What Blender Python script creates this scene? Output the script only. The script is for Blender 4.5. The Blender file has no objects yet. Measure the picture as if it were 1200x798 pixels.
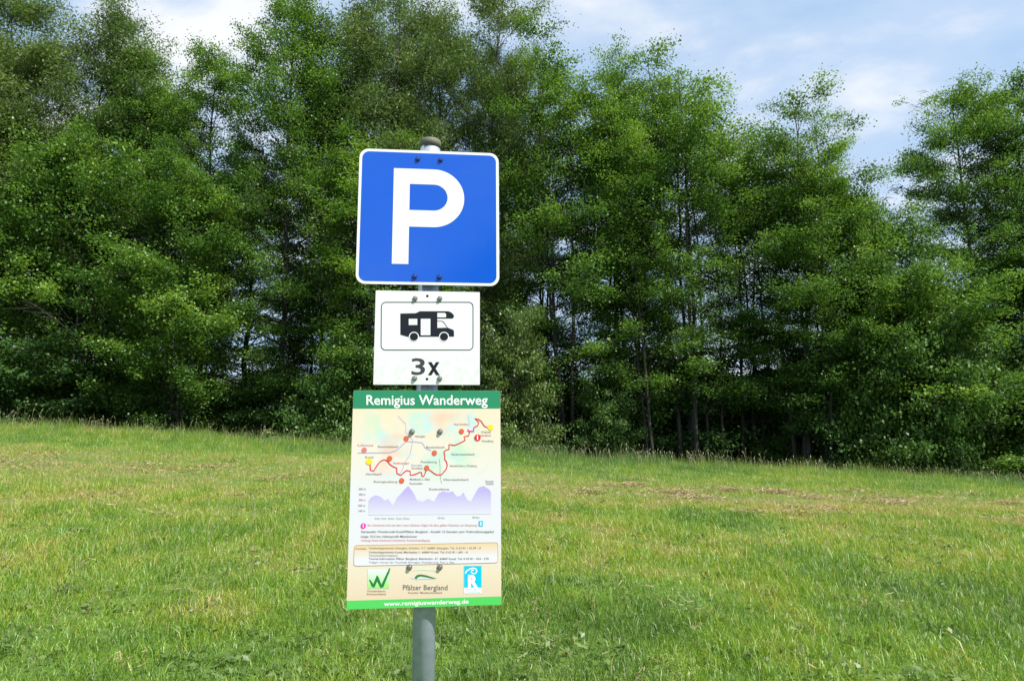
import bpy, math, random
import numpy as np
R = math.radians
scene = bpy.context.scene
COL = scene.collection
EYE = 1.6

# ------------------------------------------------------------------ helpers
def tag(o, label=None, cat=None, group=None, kind=None):
    if label: o['label'] = label
    if cat: o['category'] = cat
    if group: o['group'] = group
    if kind: o['kind'] = kind
    return o

def link(name, me, parent=None, mats=()):
    o = bpy.data.objects.new(name, me); COL.objects.link(o)
    if parent: o.parent = parent
    for m in mats: me.materials.append(m)
    return o

def empty(name, loc, rz=0):
    o = bpy.data.objects.new(name, None); COL.objects.link(o)
    o.location = loc; o.rotation_euler.z = rz; o.empty_display_size = .2
    return o

def np_mesh(name, V, faces, tint=None, smooth=False):
    """V (n,3); faces: list of int arrays (m,k); tint per vertex float"""
    me = bpy.data.meshes.new(name)
    V = np.asarray(V, np.float32)
    me.vertices.add(len(V)); me.vertices.foreach_set('co', V.ravel())
    faces = [np.asarray(f, np.int32) for f in faces if len(f)]
    nl = sum(f.size for f in faces); npoly = sum(len(f) for f in faces)
    me.loops.add(nl); me.polygons.add(npoly)
    me.loops.foreach_set('vertex_index', np.concatenate([f.ravel() for f in faces]))
    starts = []; off = 0
    for f in faces:
        starts.append(off + np.arange(len(f)) * f.shape[1]); off += f.size
    me.polygons.foreach_set('loop_start', np.concatenate(starts).astype(np.int32))
    if smooth: me.polygons.foreach_set('use_smooth', np.ones(npoly, bool))
    if tint is not None:
        a = me.attributes.new('tint', 'FLOAT', 'POINT'); a.data.foreach_set('value', np.asarray(tint, np.float32))
    me.update(calc_edges=True)
    return me

def vnoise(x, y, seed=0):
    x = np.asarray(x, float); y = np.asarray(y, float)
    xi = np.floor(x).astype(np.int64); yi = np.floor(y).astype(np.int64)
    fx = x - xi; fy = y - yi; fx = fx*fx*(3-2*fx); fy = fy*fy*(3-2*fy)
    def h(a, b):
        n = (a*374761393 + b*668265263 + seed*974711) & 0xffffffff
        n = ((n ^ (n >> 13)) * 1274126177) & 0xffffffff
        return ((n ^ (n >> 16)) & 0xffff) / 65535.0
    return (h(xi, yi)*(1-fx)+h(xi+1, yi)*fx)*(1-fy) + (h(xi, yi+1)*(1-fx)+h(xi+1, yi+1)*fx)*fy

# ------------------------------------------------------------------ materials
def new_mat(name):
    m = bpy.data.materials.new(name); m.use_nodes = True
    nt = m.node_tree; nt.nodes.clear()
    return m, nt, nt.nodes.new('ShaderNodeOutputMaterial')

def flat(name, col, rough=.45, metal=0, spec=.5):
    m, nt, out = new_mat(name)
    b = nt.nodes.new('ShaderNodeBsdfPrincipled')
    b.inputs['Base Color'].default_value = (*col, 1); b.inputs['Roughness'].default_value = rough
    b.inputs['Metallic'].default_value = metal; b.inputs['Specular IOR Level'].default_value = spec
    nt.links.new(b.outputs[0], out.inputs[0])
    return m

def ramp(nt, fac, stops, interp='LINEAR'):
    r = nt.nodes.new('ShaderNodeValToRGB'); r.color_ramp.interpolation = interp
    e = r.color_ramp.elements
    while len(e) < len(stops): e.new(.5)
    for k, (p, c) in zip(e, stops): k.position = p; k.color = (*c, 1)
    if fac is not None: nt.links.new(fac, r.inputs[0])
    return r

def leaf_mat(name, stops, trans=.35, gloss=.06, rough=.45, tr_mul=(1.3, 1.25, .6), vary=0.):
    m, nt, out = new_mat(name)
    at = nt.nodes.new('ShaderNodeAttribute'); at.attribute_name = 'tint'
    r = ramp(nt, at.outputs['Fac'], stops)
    d = nt.nodes.new('ShaderNodeBsdfDiffuse'); t = nt.nodes.new('ShaderNodeBsdfTranslucent')
    g = nt.nodes.new('ShaderNodeBsdfGlossy'); g.inputs['Roughness'].default_value = rough
    g.inputs['Color'].default_value = (1, 1, 1, 1)
    mul = nt.nodes.new('ShaderNodeMix'); mul.data_type = 'RGBA'; mul.blend_type = 'MULTIPLY'
    mul.inputs[0].default_value = 1; mul.inputs[7].default_value = (*tr_mul, 1)
    nt.links.new(r.outputs[0], d.inputs[0]); nt.links.new(r.outputs[0], mul.inputs[6]); nt.links.new(mul.outputs[2], t.inputs[0])
    if vary:        # every tree has its own slightly different green
        oi = nt.nodes.new('ShaderNodeObjectInfo'); rr = ramp(nt, oi.outputs['Random'], [(0, (1-vary, 1-vary*.8, 1)), (.5, (1, 1, 1)), (1, (1+vary*.8, 1+vary*.6, 1))])
        m0 = nt.nodes.new('ShaderNodeMix'); m0.data_type = 'RGBA'; m0.blend_type = 'MULTIPLY'; m0.inputs[0].default_value = 1
        nt.links.new(r.outputs[0], m0.inputs[6]); nt.links.new(rr.outputs[0], m0.inputs[7])
        nt.links.new(m0.outputs[2], d.inputs[0]); nt.links.new(m0.outputs[2], mul.inputs[6])
    m1 = nt.nodes.new('ShaderNodeMixShader'); m1.inputs[0].default_value = trans
    nt.links.new(d.outputs[0], m1.inputs[1]); nt.links.new(t.outputs[0], m1.inputs[2])
    m2 = nt.nodes.new('ShaderNodeMixShader'); m2.inputs[0].default_value = gloss
    nt.links.new(m1.outputs[0], m2.inputs[1]); nt.links.new(g.outputs[0], m2.inputs[2])
    nt.links.new(m2.outputs[0], out.inputs[0])
    return m

M = {}
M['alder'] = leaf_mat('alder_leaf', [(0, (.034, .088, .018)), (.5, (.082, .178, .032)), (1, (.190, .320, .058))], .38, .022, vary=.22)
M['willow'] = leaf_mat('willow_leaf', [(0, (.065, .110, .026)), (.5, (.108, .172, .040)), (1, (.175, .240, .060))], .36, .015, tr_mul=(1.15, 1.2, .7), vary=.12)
M['dark_shrub'] = leaf_mat('dark_shrub_leaf', [(0, (.034, .082, .018)), (.5, (.064, .140, .028)), (1, (.115, .215, .045))], .34, .02, vary=.2)
M['shrub'] = leaf_mat('shrub_leaf', [(0, (.070, .120, .030)), (.5, (.115, .185, .045)), (1, (.180, .260, .060))], .36, .025)
M['grass'] = leaf_mat('grass_blade', [(0, (.085, .185, .014)), (.35, (.185, .330, .014)), (.60, (.315, .375, .030)), (.8, (.420, .330, .110)), (1, (.50, .37, .20))], .40, .05, .5)
M['stalk'] = leaf_mat('seed_stalk', [(0, (.14, .20, .055)), (.5, (.22, .23, .10)), (1, (.30, .26, .17))], .3, .03, .6)
M['hay'] = leaf_mat('hay', [(0, (.17, .11, .06)), (.5, (.34, .25, .14)), (1, (.52, .42, .25))], .2, .03, .6)
def bark_mat():
    m, nt, out = new_mat('bark')
    tc = nt.nodes.new('ShaderNodeTexCoord'); mp = nt.nodes.new('ShaderNodeMapping'); mp.inputs['Scale'].default_value = (9, 9, 1.6)
    n = nt.nodes.new('ShaderNodeTexNoise'); n.inputs['Scale'].default_value = 2.5; n.inputs['Detail'].default_value = 6
    r = ramp(nt, None, [(.3, (.016, .014, .011)), (.55, (.042, .037, .029)), (.75, (.085, .078, .062))])
    b = nt.nodes.new('ShaderNodeBsdfPrincipled'); b.inputs['Roughness'].default_value = .9
    bp = nt.nodes.new('ShaderNodeBump'); bp.inputs['Strength'].default_value = .7; bp.inputs['Distance'].default_value = .03
    L = nt.links.new
    L(tc.outputs['Object'], mp.inputs[0]); L(mp.outputs[0], n.inputs['Vector']); L(n.outputs[0], r.inputs[0])
    L(r.outputs[0], b.inputs[0]); L(n.outputs[0], bp.inputs['Height']); L(bp.outputs[0], b.inputs['Normal']); L(b.outputs[0], out.inputs[0])
    return m
M['bark'] = bark_mat()
def ground_mat():
    m, nt, out = new_mat('ground'); L = nt.links.new
    tc = nt.nodes.new('ShaderNodeTexCoord')
    n1 = nt.nodes.new('ShaderNodeTexNoise'); n1.inputs['Scale'].default_value = .35; n1.inputs['Detail'].default_value = 5
    n2 = nt.nodes.new('ShaderNodeTexNoise'); n2.inputs['Scale'].default_value = 14; n2.inputs['Detail'].default_value = 6
    L(tc.outputs['Object'], n1.inputs['Vector']); L(tc.outputs['Object'], n2.inputs['Vector'])
    r1 = ramp(nt, n1.outputs[0], [(.3, (.075, .150, .026)), (.55, (.120, .190, .036)), (.75, (.20, .21, .065))])
    r2 = ramp(nt, n2.outputs[0], [(.3, (.45, .45, .42)), (.55, (.9, .9, .85)), (.8, (1.25, 1.15, 1))])
    mx = nt.nodes.new('ShaderNodeMix'); mx.data_type = 'RGBA'; mx.blend_type = 'MULTIPLY'; mx.inputs[0].default_value = 1
    L(r1.outputs[0], mx.inputs[6]); L(r2.outputs[0], mx.inputs[7])
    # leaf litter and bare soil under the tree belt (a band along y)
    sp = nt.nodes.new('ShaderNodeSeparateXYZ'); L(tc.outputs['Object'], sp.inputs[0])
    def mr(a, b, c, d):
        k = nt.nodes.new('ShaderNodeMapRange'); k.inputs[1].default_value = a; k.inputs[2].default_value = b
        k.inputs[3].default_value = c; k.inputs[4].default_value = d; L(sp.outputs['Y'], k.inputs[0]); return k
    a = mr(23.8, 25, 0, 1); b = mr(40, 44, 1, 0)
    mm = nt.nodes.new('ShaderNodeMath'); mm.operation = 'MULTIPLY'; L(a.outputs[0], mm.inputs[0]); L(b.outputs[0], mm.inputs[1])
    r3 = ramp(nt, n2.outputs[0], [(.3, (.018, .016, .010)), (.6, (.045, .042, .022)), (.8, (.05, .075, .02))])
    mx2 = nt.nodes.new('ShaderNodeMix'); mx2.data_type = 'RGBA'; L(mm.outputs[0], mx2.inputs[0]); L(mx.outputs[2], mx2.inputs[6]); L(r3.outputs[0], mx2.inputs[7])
    bs = nt.nodes.new('ShaderNodeBsdfPrincipled'); bs.inputs['Roughness'].default_value = .95; bs.inputs['Specular IOR Level'].default_value = .2
    L(mx2.outputs[2], bs.inputs[0])
    bp = nt.nodes.new('ShaderNodeBump'); bp.inputs['Strength'].default_value = .6; bp.inputs['Distance'].default_value = .05
    L(n2.outputs[0], bp.inputs['Height']); L(bp.outputs[0], bs.inputs['Normal'])
    L(bs.outputs[0], out.inputs[0])
    return m
M['ground'] = ground_mat()

# ------------------------------------------------------------------ terrain
def sstep(a, b, v):
    t = np.clip((v-a)/(b-a), 0, 1); return t*t*(3-2*t)
def gz(x, y):
    x = np.asarray(x, float); y = np.asarray(y, float)
    k = np.clip(y/24, 0, 1)
    z = .0745*np.minimum(y, 24) - .0635*np.clip(x, -45, 45)*k
    z = z - 1.35*sstep(24.1, 26.6, y)
    z = z + .10*np.maximum(y-46, 0)*(y < 130) + (8.4 + (y-130)*.035)*(y >= 130)
    z = z + .05*(vnoise(x*.5, y*.5, 3)-.5) + .10*(vnoise(x*.16, y*.16, 4)-.5)*np.clip(y/10, 0, 1)
    far = np.clip((y-60)/100, 0, 1); z = z + far*6*(vnoise(x*.012, y*.012, 9)-.5)
    return z
def build_ground():
    ys = np.concatenate([np.linspace(-60, 0, 16)[:-1], np.arange(0, 30, .35), np.arange(30, 60, 1.5), np.geomspace(60, 900, 30)])
    xs0 = np.concatenate([-np.geomspace(900, 32, 22), np.arange(-30, 30.1, .6), np.geomspace(32, 900, 22)])
    X, Y = np.meshgrid(xs0, ys); Z = gz(X, Y)
    V = np.stack([X.ravel(), Y.ravel(), Z.ravel()], 1)
    nx = len(xs0); i, j = np.meshgrid(np.arange(len(ys)-1), np.arange(nx-1), indexing='ij')
    a = (i*nx+j).ravel(); F = np.stack([a, a+1, a+nx+1, a+nx], 1)
    tag(link('ground', np_mesh('ground', V, [F], smooth=True), mats=[M['ground']]), kind='structure')
build_ground()

# ------------------------------------------------------------------ grass
def dryness(x, y):
    """0 lush .. 1 straw; a dried, mown strip crosses the meadow"""
    n = vnoise(x*.9, y*.9, 11)*.45 + vnoise(x*2.9, y*2.2, 12)*.45 + vnoise(x*.3, y*.3, 13)*.4 - .05
    yy = y + .12*x
    band = np.exp(-((yy-14.5)/2.6)**2)*.30 + np.exp(-((yy-9.0)/1.6)**2)*.08
    left = .10*sstep(2, -10, x)*sstep(9, 12, y)
    edge = -.22*sstep(18.5, 21, y) - .10*sstep(7.5, 5.0, y)
    right = -.06*sstep(0, 6, x)
    return n - .62 + band*1.15 + left + edge + right
def blades(n, y0, y1, hmin, hmax, w, seed, full=True):
    rg = np.random.default_rng(seed)
    # density is even over the wedge the meadow shows, plus a margin
    y = y0 + (y1-y0)*rg.random(n*2)
    half = .80*y + 3.0
    keep = rg.random(n*2) < half/half.max(); y = y[keep][:n]
    half = .80*y + 3.0; n = len(y)
    x = (rg.random(n)*2-1)*half
    # tufts: many blades gather round random clump centres
    nc = max(1, n//16); pick = rg.integers(0, nc, n)
    pick = np.where(rg.random(n) < .62, pick, -1)
    sg = (.022+.05*rg.random(nc))*(1+y0/14)
    gx, gy = x[:nc].copy(), y[:nc].copy(); kk = pick >= 0
    x = np.where(kk, gx[pick]+rg.normal(0, 1, n)*sg[pick], x); y = np.where(kk, gy[pick]+rg.normal(0, 1, n)*sg[pick], y)
    ch = np.where(kk, (.7+.75*rg.random(nc)**2)[pick], .8); ctn = np.where(kk, rg.normal(0, .16, nc)[pick], 0)
    tuft = vnoise(x*1.3, y*1.3, 31)*.6 + vnoise(x*5, y*5, 32)*.55
    h = (hmin + (hmax-hmin)*rg.random(n)**1.5)*(.30+1.25*tuft)*ch
    tallrow = sstep(20.0, 23.5, y); h = h*(1+(.8+1.6*vnoise(x*.9, y*.9, 77))*tallrow)
    dry = dryness(x, y)
    h = h*(1-.45*np.clip(dry*2.2, 0, 1))
    ang = rg.random(n)*2*np.pi; lean = (.20+.95*rg.random(n))*h
    wx = np.cos(rg.random(n)*2*np.pi); wy = np.sqrt(1-wx*wx)
    ww = w*(.6+.8*rg.random(n))*.5
    z = gz(x, y) - .01
    dx = np.cos(ang)*lean; dy = np.sin(ang)*lean
    tint = .38 + dry*1.05 + ctn + (rg.random(n)-.5)*.30 + (rg.random(n) < .05)*.40
    tint = np.clip(tint, 0, 1)
    base = np.stack([x, y, z], 1); wd = np.stack([wx*ww, wy*ww, 0*ww], 1)
    tip = base + np.stack([dx, dy, np.sqrt(np.maximum(h*h-lean*lean*.8, h*h*.06))], 1)
    if full:
        mid = base + np.stack([dx*.3, dy*.3, h*.55], 1)
        V = np.stack([base-wd, base+wd, mid+wd*.85, mid-wd*.85, tip], 1).reshape(-1, 3)
        k = np.arange(n)*5
        F = [np.stack([k, k+1, k+2, k+3], 1), np.stack([k+3, k+2, k+4], 1)]
        T = np.repeat(tint, 5)
    else:
        V = np.stack([base-wd, base+wd, tip], 1).reshape(-1, 3)
        k = np.arange(n)*3; F = [np.stack([k, k+1, k+2], 1)]; T = np.repeat(tint, 3)
    return V, F, T
def merge(parts):
    Vs, Fs, Ts = [], [], []; off = 0
    for V, F, T in parts:
        Vs.append(V); Ts.append(T); Fs += [f+off for f in F]; off += len(V)
    return np.concatenate(Vs), Fs, np.concatenate(Ts)
V, F, T = merge([blades(14000, 1.2, 3.6, .05, .13, .005, 1), blades(260000, 3.6, 7.5, .035, .13, .0047, 2),
                 blades(300000, 7.5, 13, .045, .16, .0054, 3), blades(430000, 13, 24.6, .06, .16, .0090, 4, False)])
tag(link('meadow_grass', np_mesh('meadow_grass', V, F, T), mats=[M['grass']]),
    'green meadow grass with yellowed dry patches around the sign post', 'grass', kind='stuff')

def stalks(n, y0, y1, h0, h1, seed, head=.0, w=.006, hw=.02):
    """thin stems with a narrow seed head"""
    rg = np.random.default_rng(seed)
    y = y0 + (y1-y0)*rg.random(n); x = (rg.random(n)*2-1)*(.80*y+3)
    keep = vnoise(x*.7, y*.9, seed)*.7+vnoise(x*2.5, y*2, seed+1)*.4 > .42
    x, y = x[keep], y[keep]; n = len(x)
    h = (h0+(h1-h0)*rg.random(n))*(.7+.5*vnoise(x*.5, y, seed+2)); z = gz(x, y)-.01
    a = rg.random(n)*2*np.pi; l = h*(.05+.3*rg.random(n))
    b = np.stack([x, y, z], 1); d = np.stack([np.cos(a)*l, np.sin(a)*l, h], 1)
    s = rg.random(n)*np.pi; wd = np.stack([np.cos(s), np.sin(s)*.5, 0*s], 1)
    p1 = b + d*np.array([.8, .8, .82]); p2 = b + d*np.array([1.1, 1.1, .93]); p3 = b + d*np.array([1.35, 1.35, 1.0])
    V = np.stack([b-wd*w/2, b+wd*w/2, p1+wd*w/2, p1-wd*w/2, p2+wd*hw/2, p2-wd*hw/2, p3], 1).reshape(-1, 3)
    k = np.arange(n)*7
    F = [np.stack([k, k+1, k+2, k+3], 1), np.stack([k+3, k+2, k+4, k+5], 1), np.stack([k+5, k+4, k+6], 1)]
    t = np.clip(rg.random(n)*.6+.1, 0, 1)
    T = np.stack([t, t, t, t, t+.35, t+.35, t+.35], 1).ravel()
    return V, F, T
V, F, T = merge([stalks(3000, 21.8, 24.8, .20, .50, 41, w=.007, hw=.022), stalks(1100, 23.4, 25.2, .35, .72, 44, w=.007, hw=.026),
                 stalks(9000, 5, 22, .10, .26, 47, w=.0035, hw=.009), stalks(900, 3.8, 7, .10, .22, 53, w=.0025, hw=.006)])
tag(link('tall_seed_grass', np_mesh('tall_seed_grass', V, F, T), mats=[M['stalk']]),
    'wispy brown seed heads of tall grass along the wood edge', 'grass', kind='stuff')

def hay():
    rg = np.random.default_rng(71); parts = []
    cs = [(rg.uniform(-13, 17), 0) for _ in range(120)]
    X, Y = [], []
    for x, _ in cs:
        y = 14.6 - .12*x + rg.normal(0, 1.3); m = int(rg.integers(40, 420)); s = rg.uniform(.08, .34)
        X.append(rg.normal(x, s*1.6, m)); Y.append(rg.normal(y, s*.7, m))
    X = [a if rg.random() < .9 or a.mean() > 0 else a[:len(a)//3] for a in X]; Y = [b[:len(a)] for a, b in zip(X, Y)]
    for k_ in range(len(X)):
        if X[k_].mean() < 1: X[k_] = X[k_][::3]; Y[k_] = Y[k_][::3]
    for _ in range(130):
        y = rg.uniform(4, 12); x = rg.uniform(-.85, .85)*y; m = int(rg.integers(6, 26)); s = rg.uniform(.04, .14)
        X.append(rg.normal(x, s*1.4, m)); Y.append(rg.normal(y, s, m))
    x = np.concatenate(X); y = np.concatenate(Y); n = len(x)
    z = gz(x, y)+.02+.07*rg.random(n); a = rg.random(n)*np.pi; l = .035+.06*rg.random(n)*np.clip(y/10, .5, 1); e = rg.normal(0, .35, n)
    w = .0015+.0055*(y/14)
    d = np.stack([np.cos(a)*l, np.sin(a)*l, np.sin(e)*l], 1)/2; c = np.stack([x, y, z], 1)
    s = np.stack([-np.sin(a)*w, np.cos(a)*w, rg.normal(0, 1, n)*w*.6], 1)/2
    V = np.stack([c-d-s, c-d+s, c+d+s, c+d-s], 1).reshape(-1, 3); k = np.arange(n)*4
    return V, [np.stack([k, k+1, k+2, k+3], 1)], np.repeat(rg.random(n), 4)
V, F, T = hay()
tag(link('dry_hay', np_mesh('dry_hay', V, F, T), mats=[M['hay']]),
    'scattered clumps of straw coloured cut hay lying on the meadow', 'hay', kind='stuff')

# ------------------------------------------------------------------ trees
def tubes(paths, sides):
    """paths: list of (pts (k,3), radii (k,)) -> one mesh arrays"""
    Vs, Fs = [], []; off = 0
    ca = np.cos(np.arange(sides)*2*np.pi/sides); sa = np.sin(np.arange(sides)*2*np.pi/sides)
    for P, r in paths:
        P = np.asarray(P, float); k = len(P)
        t = np.gradient(P, axis=0); t /= np.linalg.norm(t, axis=1, keepdims=True)+1e-9
        ref = np.where(np.abs(t[:, 2:3]) > .9, np.array([[1., 0, 0]]), np.array([[0, 0, 1.]]))
        u = np.cross(ref, t); u /= np.linalg.norm(u, axis=1, keepdims=True)+1e-9; v = np.cross(t, u)
        ring = P[:, None]+np.asarray(r)[:, None, None]*(u[:, None]*ca[None, :, None]+v[:, None]*sa[None, :, None])
        Vs.append(ring.reshape(-1, 3))
        i, j = np.meshgrid(np.arange(k-1), np.arange(sides), indexing='ij')
        a = off+i*sides+j; b = off+i*sides+(j+1) % sides
        Fs.append(np.stack([a, b, b+sides, a+sides], -1).reshape(-1, 4)); off += k*sides
    return np.concatenate(Vs), np.concatenate(Fs)

def leaves(C, sig, per, rg, ll, lw, updir=.9, ctint=None, droop=0):
    """C (m,3) cluster centres, sig (m,3) spreads; rhombic folded leaves"""
    m = len(C); n = m*per; idx = np.repeat(np.arange(m), per)
    P = C[idx] + rg.normal(0, 1, (n, 3))*sig[idx]
    nrm = rg.normal(0, 1, (n, 3))*.62; nrm[:, 2] += updir; nrm /= np.linalg.norm(nrm, axis=1, keepdims=True)
    d = rg.normal(0, 1, (n, 3)); d[:, 2] -= droop; d -= nrm*(d*nrm).sum(1, keepdims=True); d /= np.linalg.norm(d, axis=1, keepdims=True)
    s = np.cross(nrm, d); sc = (.65+.7*rg.random(n))[:, None]
    L = d*ll*sc*.5; W = s*lw*sc*.5
    V = np.stack([P-L, P+W-L*.1, P+L, P-W-L*.1], 1)
    V[:, 1] += nrm*lw*.12; V[:, 3] += nrm*lw*.12
    t = (rg.random(n)*.5 + (ctint[idx] if ctint is not None else .25))
    k = np.arange(n)*4
    return V.reshape(-1, 3), np.stack([k, k+1, k+2, k+3], 1), np.repeat(np.clip(t, 0, 1), 4)

def gen_tree(seed, H=20., Rm=3., base=.25, lift=0., kind='alder', limbs=74, twigs=6, per=46, stems=1, ll=.092, lw=.076, shape=1., hollow=.44, leaf=None):
    rg = np.random.default_rng(seed)
    thick, thin = [], []; C, S, CT = [], [], []
    stem_list = []
    for s in range(stems):
        a = rg.random()*2*np.pi+s*2*np.pi/stems; off = 0 if s == 0 and stems == 1 else rg.uniform(.25, .6)
        sp = 0.25 if stems == 1 else rg.uniform(.5, 1.3)*(1.7 if kind == 'willow' else 1)
        hh = H*(1 if s == 0 else rg.uniform(.82, .97)); k = 12
        t = np.linspace(0, 1, k)
        px = np.cos(a)*(off+sp*t**1.2) + np.cumsum(rg.normal(0, .07, k)); py = np.sin(a)*(off+sp*t**1.2) + np.cumsum(rg.normal(0, .07, k))
        P = np.stack([px-px[0]+np.cos(a)*off, py-py[0]+np.sin(a)*off, t*hh*.97-.6*(t == 0)], 1)
        r0 = (.15 if stems == 1 else .088)*(H/20)**.7
        r = r0*(1-t)**.8+.012; r[0] *= 1.5
        thick.append((P, r)); stem_list.append((P, hh, r0))
    for i in range(limbs):
        P, hh, r0 = stem_list[i % stems]
        t = base+(1-base)*((i+rg.random())/limbs)**(.92 if kind == 'shrub' else .80); tt = (t-base)/(1-base)
        if kind == 'willow': prof = min(1, (tt+.4)/.55)*(1-tt**2)**.6+.12
        elif kind == 'shrub': prof = min(1, (tt+.6)/.7)*(1-tt*.9)**.5
        else: prof = min(1, (tt+.22)/.52)*max(0, 1-tt**2.6)**.8 + .10
        Lh = Rm*prof*rg.uniform(.62, 1.12)*shape+.25
        az = i*2.39996+rg.normal(0, .35)
        k = np.arange(len(P)); z = t*hh*.96
        o = np.array([np.interp(z, P[:, 2], P[:, 0]), np.interp(z, P[:, 2], P[:, 1]), z])
        rise = {'alder': .22+rg.uniform(-.12, .22)+.80*tt**1.4+lift, 'willow': .75+.4*tt, 'shrub': .30+.5*tt}[kind]
        q = np.linspace(0, 1, 6)
        dirh = np.array([math.cos(az), math.sin(az), 0])
        side = np.array([-math.sin(az), math.cos(az), 0])
        B = o + dirh*(q*Lh)[:, None] + side*(np.cumsum(rg.normal(0, .05, 6))*Lh*.6)[:, None]
        B[:, 2] += rise*Lh*(q**.9) - (.10 if kind == 'alder' else .05)*Lh*q**2.4
        rb = np.interp(t, [0, 1], [r0*.38, .018])*(1-q*.85)
        rb *= min(1.2, .5+Lh/Rm*.6)
        thin.append((B, rb))
        nt_ = max(2, int(round(twigs*(.5+.6*Lh/Rm))))
        limb_t = rg.normal(0, .10)
        for j in range(nt_+1):
            s0 = 1.0 if j == nt_ else rg.uniform(.22, .95)
            bp = np.array([np.interp(s0, q, B[:, c]) for c in range(3)])
            if j == nt_: ta = az; tl = .45
            else: ta = az+rg.choice([-1, 1])*rg.uniform(.5, 1.2); tl = Lh*rg.uniform(.22, .48)*(1.15-.5*s0)
            tr = rg.uniform(-.15, .40) if kind == 'alder' else rg.uniform(.1, .8)
            e = bp+np.array([math.cos(ta)*tl, math.sin(ta)*tl, tr*tl])
            mid = (bp+e)/2+rg.normal(0, .04, 3)
            thin.append((np.stack([bp, mid, e]), np.array([.012, .008, .004])))
            for f in ((.55, 1.) if tl > .35 else (.8,)):
                c = bp+(e-bp)*f; C.append(c+rg.normal(0, .05, 3))
                g = rg.uniform(.7, 1.25)
                if kind == 'alder': S.append((.27*g, .27*g, .14*g))
                elif kind == 'willow': S.append((.26*g, .26*g, .20*g))
                else: S.append((.24*g, .24*g, .085*g))
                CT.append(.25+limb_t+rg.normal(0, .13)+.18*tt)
    tv, tf = tubes(thick, 9); bv, bf = tubes(thin, 5)
    V = np.concatenate([tv, bv]); F = np.concatenate([tf, bf+len(tv)])
    trunk = np_mesh('trunk', V, [F], smooth=True); trunk.materials.append(M['bark'])
    C = np.array(C); S = np.array(S); CT = np.array(CT)
    # hollows: foliage gathers in boughs with dark gaps between them
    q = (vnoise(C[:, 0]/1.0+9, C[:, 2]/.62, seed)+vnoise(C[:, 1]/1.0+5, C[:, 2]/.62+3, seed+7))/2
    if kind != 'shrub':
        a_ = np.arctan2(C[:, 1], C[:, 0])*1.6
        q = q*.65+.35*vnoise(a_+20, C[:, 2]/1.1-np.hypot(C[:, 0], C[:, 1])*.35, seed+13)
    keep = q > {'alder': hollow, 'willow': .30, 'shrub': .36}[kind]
    C, S, CT = C[keep], S[keep], CT[keep]+(q[keep]-.55)*1.0-.04  # sunlit contrast put into leaf tint: full boughs lighter, clusters near hollows darker
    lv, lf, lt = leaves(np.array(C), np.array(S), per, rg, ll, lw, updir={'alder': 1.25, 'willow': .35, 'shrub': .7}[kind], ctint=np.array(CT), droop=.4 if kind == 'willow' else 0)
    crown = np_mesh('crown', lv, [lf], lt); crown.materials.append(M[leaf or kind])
    return trunk, crown

LIB = {
 'alder_full': gen_tree(101, base=.13, limbs=112, twigs=7, per=72, hollow=.43),
 'alder_mid':  gen_tree(102, base=.24, limbs=104, twigs=7, per=72),
 'alder_high': gen_tree(103, base=.21, limbs=120, twigs=6, per=62, stems=3, hollow=.43),
 'alder_multi': gen_tree(104, base=.20, limbs=132, twigs=6, per=60, stems=4, hollow=.45),
 'alder_thin': gen_tree(105, base=.20, limbs=84, twigs=6, per=58, Rm=2.6, stems=2, hollow=.40),
 'alder_wide': gen_tree(106, base=.16, limbs=116, twigs=8, per=68, Rm=3.4),
 'alder_low': gen_tree(111, H=11, Rm=3., base=.12, limbs=96, twigs=7, per=70, stems=3, hollow=.43, lift=.28, ll=.105, lw=.085),
 'alder_lowb': gen_tree(112, H=11, Rm=3., base=.10, limbs=96, twigs=7, per=70, stems=2, hollow=.44, lift=.34, ll=.105, lw=.085),
 'willow_a': gen_tree(201, base=.26, kind='willow', limbs=90, twigs=9, per=78, stems=4, ll=.13, lw=.038, Rm=2.6),
 'willow_b': gen_tree(202, base=.20, kind='willow', limbs=90, twigs=9, per=76, stems=3, ll=.13, lw=.038, Rm=2.6),
 'shrub_a': gen_tree(301, H=4, Rm=1.7, base=.05, kind='shrub', limbs=54, twigs=8, per=62, stems=3, ll=.10, lw=.075, leaf='dark_shrub'),
 'shrub_b': gen_tree(302, H=4, Rm=1.9, base=.04, kind='shrub', limbs=60, twigs=8, per=62, stems=2, ll=.095, lw=.07, leaf='dark_shrub'),
 'shrub_c': gen_tree(303, H=4, Rm=1.5, base=.08, kind='shrub', limbs=50, twigs=7, per=62, stems=3, ll=.11, lw=.085, leaf='dark_shrub'),
 'shrub_pale': gen_tree(304, H=4, Rm=1.7, base=.04, kind='shrub', limbs=60, twigs=8, per=60, stems=3, ll=.085, lw=.06),
}
PIT = R(9.97)
def at_col(px, Y, zr=8.):
    """x on the ground row Y for a photo column, used once to survey the site"""
    return (px-600)/800*(Y*math.cos(PIT)+(zr-EYE)*math.sin(PIT))
def top_h(py, Y):
    e = PIT+math.atan((399-py)/800); return EYE+Y*math.tan(e)
def plant(name, lib, px, py, Y, Rw, rz, label, cat, group, H0=20., R0=3.):
    zt = top_h(py, Y); x = at_col(px, Y, zt); g = float(gz(x, Y))
    root = empty(name, (x, Y, g-.05), rz)
    H = zt-g; root.scale = (Rw/R0, Rw/R0, H/H0)
    tag(root, label, cat, group)
    tm, cm = LIB[lib]
    for n, me in (('trunk', tm), ('crown', cm)):
        o = bpy.data.objects.new(n, me); COL.objects.link(o); o.parent = root
    return root
G1 = 'tall trees in the belt at the meadow edge'
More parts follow.
